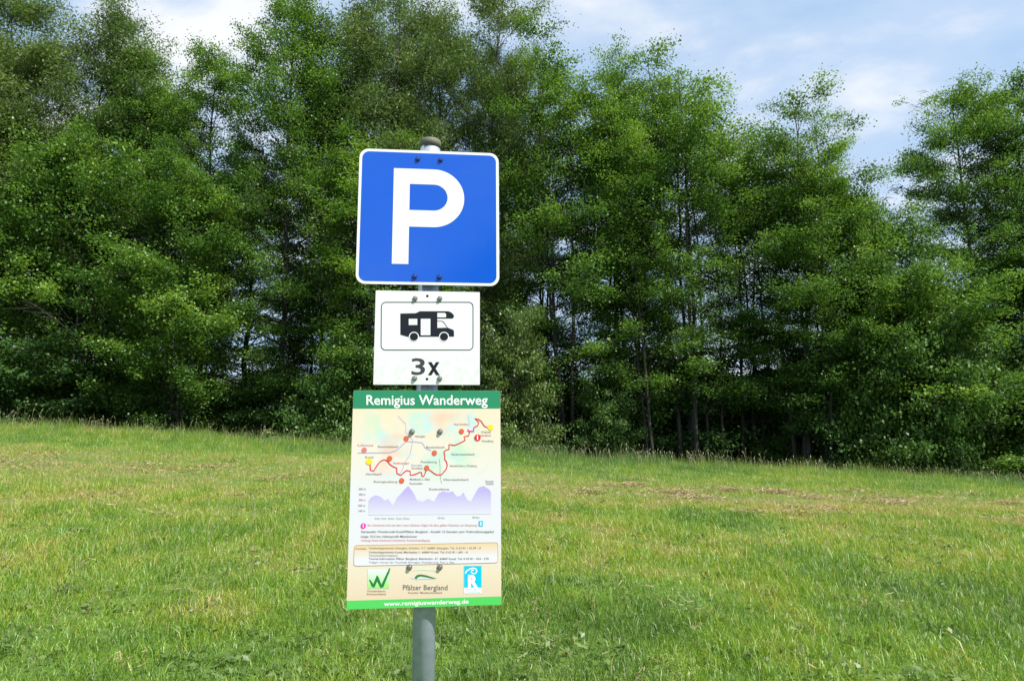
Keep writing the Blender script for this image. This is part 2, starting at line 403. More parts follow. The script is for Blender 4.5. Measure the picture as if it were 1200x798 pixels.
FRONT = [
 # name, lib, px_top, py_top, Y, R, rz, label
 ('willow_tree', 'willow_a', -25, 5, 29.5, 3.6, .3, 'olive leaved willow cut off by the left photo border'),
 ('willow_tree', 'willow_b', 95, -18, 30, 3.5, 1.2, 'tall airy olive willow near the left corner with bare forked limbs'),
 ('alder_tree', 'alder_lowb', 30, 160, 27.6, 3.1, .5, 'low dense alder in front of the left willows, leafy to the ground'),
 ('alder_tree', 'alder_full', 160, 40, 30.5, 2.6, 1.9, 'pointed alder standing just right of the tall left willow'),
 ('alder_tree', 'alder_low', 130, 180, 27.8, 2.9, 2.9, 'broad alder with layered bright sprays left of the gap in the treetops'),
 ('alder_tree', 'alder_mid', 210, 95, 31, 2.4, 2.4, 'lowest topped alder in the dip of the left treetops'),
 ('alder_tree', 'alder_mid', 264, 60, 29.5, 2.3, 3.3, 'narrow dark alder with a small pointed top beneath the white cloud'),
 ('alder_tree', 'alder_lowb', 235, 225, 28.0, 2.7, 4.3, 'shorter alder below the cloud gap with boughs sweeping low'),
 ('alder_tree', 'alder_full', 360, -4, 29.0, 2.6, 4.4, 'tallest alder left of the parking sign reaching the photo top'),
 ('alder_tree', 'alder_multi', 395, 60, 31, 2.8, .9, 'dark alder behind the upper left corner of the parking sign'),
 ('willow_tree', 'willow_a', 450, -45, 30, 3.7, 2.2, 'tallest willow rising above the pole top of the sign'),
 ('willow_tree', 'willow_b', 545, -25, 30.8, 3.2, 3.6, 'airy willow with open sky gaps right of the pole top'),
 ('willow_tree', 'willow_b', 598, 45, 31.5, 2.0, 5.1, 'slim willow with wispy twigs beside the sky notch'),
 ('alder_tree', 'alder_multi', 470, 150, 28, 3.0, 5.6, 'dark alder hidden mostly behind the blue parking sign'),
 ('alder_tree', 'alder_high', 660, 38, 28.6, 2.9, 1.1, 'tall round topped alder first right of the sky notch'),
 ('alder_tree', 'alder_multi', 722, 72, 30.5, 2.9, 2.1, 'slightly lower alder between two tall round topped alders'),
 ('alder_tree', 'alder_multi', 785, 50, 28.5, 3.1, 3.0, 'tall alder with bare stems below and ragged right outline'),
 ('alder_tree', 'alder_thin', 850, 175, 30.5, 2.6, .2, 'thin stemmed lower alder between two larger crowns'),
 ('alder_tree', 'alder_high', 905, 103, 28.4, 3.0, 4.2, 'alder with pointed top and long bare dark stems right of centre'),
 ('alder_tree', 'alder_high', 950, 155, 29.5, 2.1, 5.0, 'alder with drooping right shoulder beside the blue gap'),
 ('alder_tree', 'alder_lowb', 1022, 248, 28.0, 3.0, .8, 'bright green mid height alder left of the far dark alder'),
 ('alder_tree', 'alder_low', 1085, 335, 27.4, 3.0, 2.6, 'short bright alder stepping down in front of the dark alder'),
 ('alder_tree', 'alder_wide', 1114, 98, 33.5, 3.0, 1.5, 'large dark alder with rounded top beyond the blue gap'),
 ('alder_tree', 'alder_mid', 1180, 108, 34.5, 3.5, 3.9, 'dark alder with open limbs near the right photo border'),
 ('alder_tree', 'alder_mid', 1255, 150, 32, 4.2, 5.3, 'dark alder partly cut off by the right photo border'),
 ('alder_tree', 'alder_high', 632, 95, 31.5, 2.2, 2.5, 'slender darker alder bordering the sky notch on its right'),
 ('alder_tree', 'alder_thin', 695, 60, 29.5, 2.4, 1.3, 'thin stemmed alder merging with the tallest right crowns'),
 ('alder_tree', 'alder_thin', 752, 62, 27.8, 2.3, 4.4, 'thin stemmed alder closest to the grass right of the signs'),
 ('alder_tree', 'alder_thin', 818, 120, 29.2, 2.2, 5.9, 'thin stemmed alder under the ragged right shoulder'),
 ('alder_tree', 'alder_thin', 880, 140, 30.2, 2.3, 3.1, 'thin stemmed alder just left of the pointed alder'),
 ('alder_tree', 'alder_thin', 930, 135, 27.9, 2.1, 1.0, 'thin stemmed alder just right of the pointed alder'),
 ('alder_tree', 'alder_low', 982, 225, 28.4, 2.2, .6, 'thin stemmed alder where the crown line falls to the right'),
]
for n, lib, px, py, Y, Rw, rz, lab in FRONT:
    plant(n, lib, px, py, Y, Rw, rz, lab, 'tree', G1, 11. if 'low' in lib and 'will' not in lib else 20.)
G2 = 'shrubs under the trees along the grass edge'
SHRUBS = [
 ('shrub_a', 20, 395, 26.6, 2.28, 'big low bush at the left border under layered boughs'),
 ('shrub_c', 92, 432, 28.1, 1.60, 'bush with large sunlit leaves left of the dark thicket'),
 ('shrub_b', 165, 427, 28.6, 1.90, 'dark bush in the thicket second from the left group'),
 ('shrub_c', 240, 452, 28.8, 1.60, 'deeply shaded bush left of the upright stems'),
 ('shrub_a', 318, 444, 29.0, 1.60, 'shaded bush among thin upright stems left of the signs'),
 ('shrub_b', 395, 395, 26.9, 1.61, 'sunlit bush touching the left edge of the trail board'),
 ('shrub_a', 470, 412, 29.2, 1.99, 'bush directly behind the small camper sign'),
 ('shrub_pale', 610, 385, 26.6, 1.42, 'pale rounded bush just right of the camper sign'),
 ('shrub_a', 640, 495, 27.9, 1.0, 'knee high pale bush at the grass right of the trail board'),
 ('shrub_c', 705, 462, 28.3, 1.1, 'bush with bright flat sprays below the tallest right trunks'),
 ('shrub_c', 905, 500, 30.1, 1.20, 'low bush right under the pair of bare dark stems'),
 ('shrub_a', 965, 442, 28.6, 1.70, 'broad shaded bush below the pale sky hole'),
 ('shrub_b', 1020, 392, 27.6, 1.90, 'large dense bush in the middle of the right thicket'),
 ('shrub_c', 1078, 410, 27.7, 1.71, 'bush with grey green leaves hanging over the grass at right'),
 ('shrub_a', 1140, 452, 29.0, 1.50, 'dark bush with a gap beneath beside a stout trunk'),
 ('shrub_b', 1205, 442, 28.6, 1.80, 'dark bush cut by the right border of the photo'),
]
SHRUBS += [
 ('shrub_b', 560, 425, 31.5, 2.2, 'shaded inner bush behind the right edge of the trail board'),
 ('shrub_a', 625, 430, 32.5, 2.3, 'shaded inner bush behind the pale rounded bush'),
 ('shrub_c', 690, 440, 31.8, 2.2, 'shaded inner bush behind the bright flat sprays'),
 ('shrub_b', 755, 436, 32.6, 2.3, 'shaded inner bush behind the bare trunks left part'),
 ('shrub_a', 815, 442, 31.6, 2.2, 'shaded inner bush behind the bare trunks right part'),
 ('shrub_b', 880, 434, 32.8, 2.3, 'shaded inner bush beneath the pointed alder'),
 ('shrub_c', 945, 428, 31.9, 2.2, 'shaded inner bush closing the bottom of the pale sky hole'),
]
for i, (lib, px, py, Y, Rw, lab) in enumerate(SHRUBS):
    plant('shrub', lib, px, py, Y, Rw, i*1.7, lab, 'shrub', G2, 4., 1.7)
# second row that closes the belt
G3 = 'inner trees of the belt behind the front row'
BACK = [
 ('alder_full', -20, 210, 34, 3.4, 'inner tree far left behind the border willow'),
 ('alder_wide', 70, 190, 34.5, 3.2, 'inner tree behind the forked left willow'),
 ('alder_full', 150, 180, 33.5, 3.0, 'inner tree filling the dark gap behind the pointed alder'),
 ('alder_wide', 300, 190, 34, 3.2, 'inner tree right of the dip in the left treetops'),
 ('alder_full', 385, 300, 33.5, 2.8, 'inner tree left behind the parking sign'),
 ('alder_full', 215, 270, 34.5, 3.0, 'inner tree in the darkest part of the left thicket'),
 ('alder_wide', 500, 330, 34, 3.0, 'inner tree behind the middle signs'),
 ('alder_full', 580, 330, 34.5, 2.6, 'inner tree below the sky notch'),
 ('alder_thin', 755, 180, 35, 2.2, 'inner thin tree between the bare stems'),
 ('alder_full', 1010, 330, 34, 2.5, 'inner tree behind the right thicket'),
 ('alder_wide', 1160, 330, 35.5, 3.0, 'inner tree low behind the large dark alder'),
 ('alder_full', 1260, 320, 34, 3.0, 'inner tree past the right border'),
]
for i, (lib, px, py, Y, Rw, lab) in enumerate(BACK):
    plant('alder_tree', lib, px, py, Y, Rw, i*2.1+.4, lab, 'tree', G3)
# trees behind the viewpoint, seen mirrored in the glossy blue sheet of the parking sign
for i, (az, D, el, Rw, lab) in enumerate(((12.5, 33, 21, 4.0, 'tree mirrored as dark shape at the right edge of the blue sign'), (7.5, 36, 16, 3.6, 'lower tree mirrored near the bottom of the blue sign'))):
    X, Yb = D*math.sin(R(az)), -D*math.cos(R(az))+2.8; g = float(gz(X, Yb)); H = EYE+D*math.tan(R(el))-g
    root = empty('alder_tree', (X, Yb, g-.05), i*2.0); root.scale = (Rw/3, Rw/3, H/20.)
    tag(root, lab, 'tree', 'trees across the road mirrored in the sign')
    for n, me in zip(('trunk', 'crown'), LIB['alder_wide']):
        o = bpy.data.objects.new(n, me); COL.objects.link(o); o.parent = root
# far hedge on the rising field
G4 = 'far trees on the hillside seen between the trunks'
rg = random.Random(5)
for i in range(22):
    px = -60+i*62+rg.uniform(-20, 20)
    Y = rg.uniform(95, 125)
    plant('far_tree', rg.choice(['alder_full', 'alder_wide']), px, rg.uniform(418, 448), Y, rg.uniform(4.5, 7), rg.uniform(0, 6),
          'small distant tree on the hillside glimpsed between the trunks', 'tree', G4)

rgw = np.random.default_rng(91); nW = 420
yw = 3.9+9*rgw.random(nW)**1.4; xw = (rgw.random(nW)*2-1)*(.8*yw+1); zw = gz(xw, yw)+.035
V, F, T = leaves(np.stack([xw, yw, zw], 1), np.stack([.05+.07*rgw.random(nW)]*2+[.014+0*xw], 1), 16, rgw, .050, .026, updir=1.0, ctint=rgw.random(nW)*.5)
tag(link('meadow_weeds', np_mesh('meadow_weeds', V, [F], T), mats=[M['shrub']]), 'low clover and broad leaved weeds among the foreground grass', 'weeds', kind='stuff')
# ------------------------------------------------------------------ sign post
YAW = R(5.89); Y0 = 2.819; U0 = -.352; GAP = .070
nx_, ny_ = math.sin(YAW), -math.cos(YAW)
bx, by = U0*math.cos(YAW), Y0+U0*math.sin(YAW)
rx, ry = bx-nx_*GAP, by-ny_*GAP
rz0 = float(gz(rx, ry))
post = empty('sign_post', (rx, ry, rz0), YAW)
tag(post, 'grey metal post carrying blue parking sign, white camper plate and trail map board', 'sign post')
def hom(h): return lambda x, y: ((h[0]*x+h[1]*y+h[2])/(h[6]*x+h[7]*y+1)-U0, (h[3]*x+h[4]*y+h[5])/(h[6]*x+h[7]*y+1)+EYE-rz0)
# drafting grids of the boards: drawing units -> metres on the board plane
HA = hom([0.00088225131, -7.5452972e-06, -0.69630413, -7.3921201e-06, -0.00086434074, 1.4022124, -3.1655283e-05, 5.4173213e-05])
HB = hom([0.00055884523, -4.7794243e-06, -0.60474019, -4.6823972e-06, -0.00054750012, 0.7205555, -2.0051434e-05, 3.4314986e-05])
HC = hom([0.00060811256, -5.2007743e-06, -0.69512585, -5.0951935e-06, -0.00059576727, 0.31036044, -2.1819152e-05, 3.7340167e-05])
HD = hom([0.00059173129, -5.0606765e-06, -0.68015256, -4.9579397e-06, -0.00057971856, -0.12779756, -2.123139e-05, 3.6334302e-05])
from mathutils.geometry import tessellate_polygon
from mathutils import Vector

class Flat:
    """thin printed shapes on a board: polygons at (u, v) with a height above the sheet"""
    def __init__(s): s.V = []; s.F = []; s.M = []; s.mats = []
    def mi(s, m):
        if m not in s.mats: s.mats.append(m)
        return s.mats.index(m)
    def poly(s, pts, m, lift):
        k = len(s.V); s.V += [(p[0], -GAP-lift, p[1]) for p in pts]
        tr = tessellate_polygon([[Vector((p[0], p[1], 0)) for p in pts]])
        for t in tr:
            a, b, c = [pts[q] for q in t]
            cr = (b[0]-a[0])*(c[1]-a[1])-(b[1]-a[1])*(c[0]-a[0])
            if abs(cr) < 1e-14: continue
            s.F.append([k+q for q in (t if cr > 0 else t[::-1])]); s.M.append(s.mi(m))
    def line(s, pts, w, m, lift, closed=False):
        n = len(pts); L = []; Rr = []
        for i in range(n):
            a = pts[i-1] if (i > 0 or closed) else pts[i]; b = pts[(i+1) % n] if (i < n-1 or closed) else pts[i]
            dx, dy = b[0]-a[0], b[1]-a[1]; l = math.hypot(dx, dy) or 1
            ox, oy = -dy/l*w/2, dx/l*w/2
            L.append((pts[i][0]+ox, pts[i][1]+oy)); Rr.append((pts[i][0]-ox, pts[i][1]-oy))
        for i in range(n if closed else n-1):
            j = (i+1) % n
            k = len(s.V); s.V += [(q[0], -GAP-lift, q[1]) for q in (Rr[i], Rr[j], L[j], L[i])]
            s.F.append([k, k+1, k+2, k+3]); s.M.append(s.mi(m))
    def disc(s, c, r, m, lift, n=20):
        s.poly([(c[0]+r*math.cos(2*math.pi*i/n), c[1]+r*math.sin(2*math.pi*i/n)) for i in range(n)], m, lift)
    def text(s, body, x0, x1, ybase, ycap, m, lift, H, bold=0., ref='H', rot=0):
        """fitted between x0..x1 in drawing units, baseline ybase, cap height up to ycap"""
        V, F = glyphs(body, bold); rV, _ = glyphs(ref, bold)
        cap = max(p[1] for p in rV); mn = min(p[0] for p in V); mxx = max(p[0] for p in V)
        k = len(s.V)
        for p in V:
            X = x0+(p[0]-mn)/(mxx-mn)*(x1-x0); Yy = ybase-(p[1]/cap)*(ybase-ycap)
            q = H(X, Yy); s.V.append((q[0], -GAP-lift, q[1]))
        for f in F: s.F.append([k+i for i in f]); s.M.append(s.mi(m))
    def build(s, name, parent):
        me = bpy.data.meshes.new(name); me.from_pydata(s.V, [], s.F)
        for m in s.mats: me.materials.append(m)
        me.polygons.foreach_set('material_index', s.M); me.update()
        # make every face look at the viewer's side (-y)
        import bmesh
        bm = bmesh.new(); bm.from_mesh(me)
        for f in bm.faces:
            f.normal_update()
            if f.normal.y > 0: f.normal_flip()
        bm.to_mesh(me); bm.free()
        return link(name, me, parent)
_g = {}
def glyphs(body, bold):
    if (body, bold) in _g: return _g[(body, bold)]
    cu = bpy.data.curves.new('t', 'FONT'); cu.body = body; cu.size = 1; cu.offset = bold; cu.resolution_u = 3
    ob = bpy.data.objects.new('t', cu); COL.objects.link(ob)
    dg = bpy.context.evaluated_depsgraph_get(); me = ob.evaluated_get(dg).to_mesh()
    V = [(v.co.x, v.co.y) for v in me.vertices]; F = [list(p.vertices) for p in me.polygons]
    ob.evaluated_get(dg).to_mesh_clear(); bpy.data.objects.remove(ob); bpy.data.curves.remove(cu)
    _g[(body, bold)] = (V, F); return V, F

def rrect(u0, u1, v0, v1, r, n=8):
    out = []
    for cx, cy, a0 in ((u1-r, v1-r, 0), (u0+r, v1-r, 90), (u0+r, v0+r, 180), (u1-r, v0+r, 270)):
        for i in range(n+1):
            a = R(a0+90*i/n); out.append((cx+r*math.cos(a), cy+r*math.sin(a)))
    return out
def plate(name, outline, y_front, thick, m_face, m_back, parent):
    n = len(outline)
    V = [(p[0], y_front, p[1]) for p in outline]+[(p[0], y_front+thick, p[1]) for p in outline]
    F = [list(range(n)), list(range(2*n-1, n-1, -1))]+[[(i+1) % n, i, n+i, n+(i+1) % n] for i in range(n)]
    me = bpy.data.meshes.new(name); me.from_pydata(V, [], F); me.materials.append(m_face); me.materials.append(m_back)
    me.polygons.foreach_set('material_index', [0]+[1]*(n+1)); me.update()
    import bmesh
    bm = bmesh.new(); bm.from_mesh(me); bmesh.ops.recalc_face_normals(bm, faces=bm.faces); bm.to_mesh(me); bm.free()
    return link(name, me, parent)

def sheet_mat(name, col, dirt=(.25, .27, .2), amount=.35, rough=.3, scale=6, edge=None, coat=0.):
    """painted sheet with a little real weathering; edge = (z_low, z_high) where algae collect"""
    m, nt, out = new_mat(name); L = nt.links.new
    tc = nt.nodes.new('ShaderNodeTexCoord'); n = nt.nodes.new('ShaderNodeTexNoise'); n.inputs['Scale'].default_value = scale
    n.inputs['Detail'].default_value = 9; n.inputs['Roughness'].default_value = .65
    L(tc.outputs['Object'], n.inputs['Vector'])
    r = ramp(nt, n.outputs[0], [(.52, (0, 0, 0)), (.85, (amount,)*3)])
    fac = r.outputs[0]
    if edge:
        sp = nt.nodes.new('ShaderNodeSeparateXYZ'); L(tc.outputs['Object'], sp.inputs[0])
        k = nt.nodes.new('ShaderNodeMapRange'); k.inputs[1].default_value = edge[0]; k.inputs[2].default_value = edge[1]
        k.inputs[3].default_value = .5; k.inputs[4].default_value = .0; L(sp.outputs['Z'], k.inputs[0])
        n3 = nt.nodes.new('ShaderNodeTexNoise'); n3.inputs['Scale'].default_value = 45; n3.inputs['Detail'].default_value = 8; L(tc.outputs['Object'], n3.inputs['Vector'])
        r3 = ramp(nt, n3.outputs[0], [(.42, (0, 0, 0)), (.7, (1, 1, 1))])
        mu = nt.nodes.new('ShaderNodeMath'); mu.operation = 'MULTIPLY'; L(k.outputs[0], mu.inputs[0]); L(r3.outputs[0], mu.inputs[1])
        ad = nt.nodes.new('ShaderNodeMath'); ad.operation = 'ADD'; ad.use_clamp = True; L(mu.outputs[0], ad.inputs[0]); L(r.outputs[0], ad.inputs[1]); fac = ad.outputs[0]
    mx = nt.nodes.new('ShaderNodeMix'); mx.data_type = 'RGBA'; mx.inputs[6].default_value = (*col, 1); mx.inputs[7].default_value = (*dirt, 1)
    L(fac, mx.inputs[0])
    b = nt.nodes.new('ShaderNodeBsdfPrincipled'); L(mx.outputs[2], b.inputs[0]); b.inputs['Roughness'].default_value = rough
    b.inputs['Coat Weight'].default_value = coat; b.inputs['Coat Roughness'].default_value = .06
    L(b.outputs[0], out.inputs[0]); return m

def galv():
    m, nt, out = new_mat('galvanised_steel'); L = nt.links.new
    tc = nt.nodes.new('ShaderNodeTexCoord'); n = nt.nodes.new('ShaderNodeTexNoise'); n.inputs['Scale'].default_value = 30; n.inputs['Detail'].default_value = 6
    L(tc.outputs['Object'], n.inputs['Vector'])
    r = ramp(nt, n.outputs[0], [(.3, (.28, .32, .40)), (.7, (.37, .41, .49))]); b = nt.nodes.new('ShaderNodeBsdfPrincipled')
    b.inputs['Metallic'].default_value = .35; b.inputs['Roughness'].default_value = .5
    L(r.outputs[0], b.inputs[0]); L(b.outputs[0], out.inputs[0]); return m
M['galv'] = galv()
M['steel'] = flat('bolt_steel', (.30, .29, .27), .4, .8)
M['boltblue'] = flat('blue_painted_bolt', (.010, .045, .26), .4, .2)
M['alu'] = flat('sheet_aluminium', (.42, .43, .44), .5, .6)
M['cap'] = sheet_mat('weathered_plastic_cap', (.13, .13, .10), (.06, .08, .035), .8, .7, 25)
M['blue'] = sheet_mat('parking_blue', (.0015, .080, .52), (.03, .11, .48), .30, .16, 7, coat=.35)
M['pwhite'] = sheet_mat('sign_white', (.68, .70, .70), (.55, .58, .50), .25, .35, 9)
M['wplate'] = sheet_mat('white_plate', (.66, .68, .68), (.46, .48, .41), .35, .4, 8, edge=(2.00-.03-rz0, 2.07-rz0))
M['black'] = flat('sign_black', (.010, .011, .018), .4, 0, .25)
M['num'] = flat('number_grey', (.035, .037, .05), .4)

def tube_obj(name, x, y, z0, z1, r, m, parent, n=40, bev=0.):
    prof = [(r, z0), (r, z1-bev)] + ([(r-bev*.3, z1-bev*.4), (r-bev, z1)] if bev else [])
    V = []; F = []
    for pr, pz in prof:
        V += [(x+pr*math.cos(2*math.pi*i/n), y+pr*math.sin(2*math.pi*i/n), pz) for i in range(n)]
    for k in range(len(prof)-1):
        F += [[k*n+i, k*n+(i+1) % n, (k+1)*n+(i+1) % n, (k+1)*n+i] for i in range(n)]
    F.append([(len(prof)-1)*n+i for i in range(n)]); F.append([i for i in range(n)][::-1])
    me = bpy.data.meshes.new(name); me.from_pydata(V, [], F); me.polygons.foreach_set('use_smooth', [len(f) == 4 for f in F]); me.update()
    return link(name, me, parent, [m])
zb = lambda z: z+EYE-rz0                                    # eye-relative height -> height above the post's foot
pole = tube_obj('pole', 0, 0, -.25, zb(1.392), .0445, M['galv'], post)
cap = tube_obj('pole_cap', 0, 0, zb(1.372), zb(1.410), .0478, M['cap'], pole, bev=.008)

def bolt(u, v, m, parent, rr=.0085):
    n = 6; y0 = -GAP-.0012; V = []; F = []
    for r_, y_ in ((rr*1.45, y0), (rr*1.45, y0-.0016)):
        V += [(u+r_*math.cos(2*math.pi*i/18), y_, v+r_*math.sin(2*math.pi*i/18)) for i in range(18)]
    F += [[i, (i+1) % 18, 18+(i+1) % 18, 18+i] for i in range(18)] + [list(range(18, 36))]
    o = len(V)
    for r_, y_ in ((rr, y0-.0014), (rr, y0-.0075), (rr*.82, y0-.0085)):
        V += [(u+r_*math.cos(2*math.pi*i/n+.3), y_, v+r_*math.sin(2*math.pi*i/n+.3)) for i in range(n)]
    for k in range(2): F += [[o+k*n+i, o+k*n+(i+1) % n, o+(k+1)*n+(i+1) % n, o+(k+1)*n+i] for i in range(n)]
    F.append([o+2*n+i for i in range(n)])
    me = bpy.data.meshes.new('bolt'); me.from_pydata(V, [], F); me.update()
    import bmesh
    bm = bmesh.new(); bm.from_mesh(me); bmesh.ops.recalc_face_normals(bm, faces=bm.faces); bm.to_mesh(me); bm.free()
    return link('bolt', me, parent, [m])
def clamp(v, parent):
    V = []; F = []; n = 28; ro = .049; h = .016
    path = [(ro*math.cos(R(a)), ro*math.sin(R(a))) for a in np.linspace(-60, 240, n)]
    path = [(.068, -GAP+.006), (.036, -.045)] + path + [(-.036, -.045), (-.068, -GAP+.006)]
    for (px, py) in path:
        l = math.hypot(px, py); k = 1+.003/l
        V += [(px, py, v-h), (px*k, py*k, v-h), (px*k, py*k, v+h), (px, py, v+h)]
    for i in range(len(path)-1):
        a = i*4; b = a+4
        F += [[a+j, a+(j+1) % 4, b+(j+1) % 4, b+j] for j in range(4)]
    F += [[3, 2, 1, 0], [len(V)-4, len(V)-3, len(V)-2, len(V)-1]]
    me = bpy.data.meshes.new('clamp'); me.from_pydata(V, [], F); me.update()
    return link('clamp', me, parent, [M['galv']])

# --- parking sign
u0, u1, v1, v0 = -.652-U0, -.052-U0, zb(1.329), zb(.729)
ps = plate('parking_sign', rrect(u0, u1, v0, v1, .040), -GAP, .004, M['pwhite'], M['alu'], post)
fb = Flat(); fb.poly(rrect(u0+.012, u1-.012, v0+.012, v1-.012, .030), M['blue'], .0006); fb.build('blue_field', ps)
fp = Flat()
stem_l, stem_r = HA(218, 180)[0]+.000, HA(295, 180)[0]; sb = HA(210, 648)[1]; stp = HA(218, 178)[1]
stem_l = (HA(218, 178)[0]+HA(205, 648)[0])/2; stem_r = (HA(295, 258)[0]+HA(288, 648)[0])/2
ot, obm = stp, HA(360, 467)[1]; it, ib = HA(340, 257)[1], HA(340, 385)[1]
ro_ = (ot-obm)/2; oc = HA(563, 325)[0]-ro_; ri_ = (it-ib)/2; icx = HA(481, 320)[0]-ri_
cyo = (ot+obm)/2; cyi = (it+ib)/2
arc = lambda cx, cy, r: [(cx+r*math.cos(R(a)), cy+r*math.sin(R(a))) for a in np.linspace(90, -90, 28)]
outer = [(stem_r, ot)]+arc(oc, cyo, ro_)+[(stem_r, obm)]
inner = [(stem_r, it)]+arc(icx, cyi, ri_)+[(stem_r, ib)]
fp.poly([(stem_l, sb), (stem_r, sb), (stem_r, ot), (stem_l, ot)], M['pwhite'], .0012)
k = len(fp.V); nn = len(outer)
fp.V += [(p[0], -GAP-.0012, p[1]) for p in outer]+[(p[0], -GAP-.0012, p[1]) for p in inner]
for i in range(nn-1): fp.F.append([k+i, k+i+1, k+nn+i+1, k+nn+i]); fp.M.append(fp.mi(M['pwhite']))
fp.build('letter', ps)
for uu, zz in ((-.403, 1.289), (-.305, 1.289), (-.4085, .764), (-.3045, .764)): bolt(uu-U0, zb(zz), M['boltblue'], ps)
clamp(zb(1.289), ps); clamp(zb(.764), ps)

# --- camper plate
cu0, cu1, cv1, cv0 = -.568-U0, -.135-U0, zb(.7015), zb(.3085)
cp = plate('camper_plate', rrect(cu0, cu1, cv0, cv1, .004), -GAP, .003, M['wplate'], M['alu'], post)
ff = Flat()
fr = []
for cx, cy, a0 in ((760, 157, 0), (142, 157, 90), (140, 446, 180), (760, 446, 270)):
    for i in range(9):
        a = R(a0+90*i/8); fr.append(HB(cx+34*math.cos(a), cy-34*math.sin(a)))
ff.line(fr, .0035, M['black'], .0006, closed=True); ff.build('frame_line', cp)
pc = Flat(); HBl = lambda P: [HB(*p) for p in P]
pc.poly(HBl([(250, 207), (365, 205), (395, 190), (608, 190), (630, 198), (645, 212), (653, 226), (650, 236), (640, 245), (527, 245),
             (527, 262), (560, 262), (575, 268), (605, 313), (648, 330), (652, 345), (652, 380), (305, 381), (250, 366)]), M['black'], .0006)
for cx in (352, 577):
    pc.disc(HB(cx, 381), .0208, M['wplate'], .0010, 28); pc.disc(HB(cx, 381), .0168, M['black'], .0014, 28)
for P in ([(313, 247), (377, 247), (377, 293), (313, 293)], [(403, 247), (475, 247), (475, 370), (403, 370)],
          [(527, 203), (583, 203), (592, 212), (592, 236), (527, 236)], [(527, 268), (558, 268), (570, 274), (598, 313), (527, 315)]):
    pc.poly(HBl(P), M['wplate'], .0010)
pc.build('camper_symbol', cp)
tx = Flat(); tx.text('3', 333, 436, 663, 541, M['num'], .0006, HB, bold=.012, ref='3'); tx.text('x', 456, 546, 663, 570, M['black'], .0006, HB, bold=.03, ref='x')
tx.build('lettering', cp)
for uu, zz in ((-.4055, .669), (-.303, .670), (-.402, .334), (-.300, .334)): bolt(uu-U0, zb(zz), M['steel'], cp, .0075)
for hx, hz in ((-.3547, .681), (-.3515, .332)):
    hl = Flat(); hl.disc((hx-U0, zb(hz)), .0055, M['black'], .0006); hl.build('drill_hole', cp)
clamp(zb(.669), cp); clamp(zb(.334), cp)

# --- trail map board
bu0, bu1, bv1, bv0 = -.6465-U0, -.0505-U0, zb(.2850), zb(-.5555)
def board_mat():
    m, nt, out = new_mat('board_print'); L = nt.links.new
    tc = nt.nodes.new('ShaderNodeTexCoord'); sp = nt.nodes.new('ShaderNodeSeparateXYZ'); L(tc.outputs['Object'], sp.inputs[0])
    k = nt.nodes.new('ShaderNodeMapRange'); k.inputs[1].default_value = bv0; k.inputs[2].default_value = bv1; L(sp.outputs['Z'], k.inputs[0])
    r = ramp(nt, k.outputs[0], [(0, (.60, .48, .35)), (.17, (.64, .56, .43)), (.30, (.60, .60, .64)), (.50, (.60, .60, .65)), (.68, (.64, .60, .52)), (.92, (.66, .58, .42))])
    # printed relief tints of the map area
    n = nt.nodes.new('ShaderNodeTexNoise'); n.inputs['Scale'].default_value = 9; n.inputs['Detail'].default_value = 3; L(tc.outputs['Object'], n.inputs['Vector'])
    rn = ramp(nt, n.outputs[0], [(.42, (0, 0, 0)), (.56, (1, 1, 1))])
    n2 = nt.nodes.new('ShaderNodeTexNoise'); n2.inputs['Scale'].default_value = 5.5; n2.inputs['Detail'].default_value = 2; L(tc.outputs['Object'], n2.inputs['Vector'])
    rc = ramp(nt, n2.outputs[0], [(.40, (.40, .62, .46)), (.52, (.36, .62, .68)), (.62, (.66, .46, .36))])
    def box(sock, a, b, c, d):
        q = nt.nodes.new('ShaderNodeMapRange'); q.inputs[1].default_value = a; q.inputs[2].default_value = b; L(sock, q.inputs[0])
        w = nt.nodes.new('ShaderNodeMapRange'); w.inputs[1].default_value = c; w.inputs[2].default_value = d; w.inputs[3].default_value = 1; w.inputs[4].default_value = 0; L(sock, w.inputs[0])
        mu = nt.nodes.new('ShaderNodeMath'); mu.operation = 'MULTIPLY'; L(q.outputs[0], mu.inputs[0]); L(w.outputs[0], mu.inputs[1]); return mu.outputs[0]
    mz = box(sp.outputs['Z'], bv0+.46, bv0+.56, bv1-.10, bv1-.075); mxx = box(sp.outputs['X'], bu0+.02, bu0+.10, bu1-.12, bu1-.02)
    a = nt.nodes.new('ShaderNodeMath'); a.operation = 'MULTIPLY'; L(mz, a.inputs[0]); L(mxx, a.inputs[1])
    b2 = nt.nodes.new('ShaderNodeMath'); b2.operation = 'MULTIPLY'; L(a.outputs[0], b2.inputs[0]); L(rn.outputs[0], b2.inputs[1])
    c2 = nt.nodes.new('ShaderNodeMath'); c2.operation = 'MULTIPLY'; L(b2.outputs[0], c2.inputs[0]); c2.inputs[1].default_value = .75
    mx = nt.nodes.new('ShaderNodeMix'); mx.data_type = 'RGBA'; L(c2.outputs[0], mx.inputs[0]); L(r.outputs[0], mx.inputs[6]); L(rc.outputs[0], mx.inputs[7])
    b = nt.nodes.new('ShaderNodeBsdfPrincipled'); b.inputs['Roughness'].default_value = .35; L(mx.outputs[2], b.inputs[0]); L(b.outputs[0], out.inputs[0]); return m
M['board'] = board_mat()
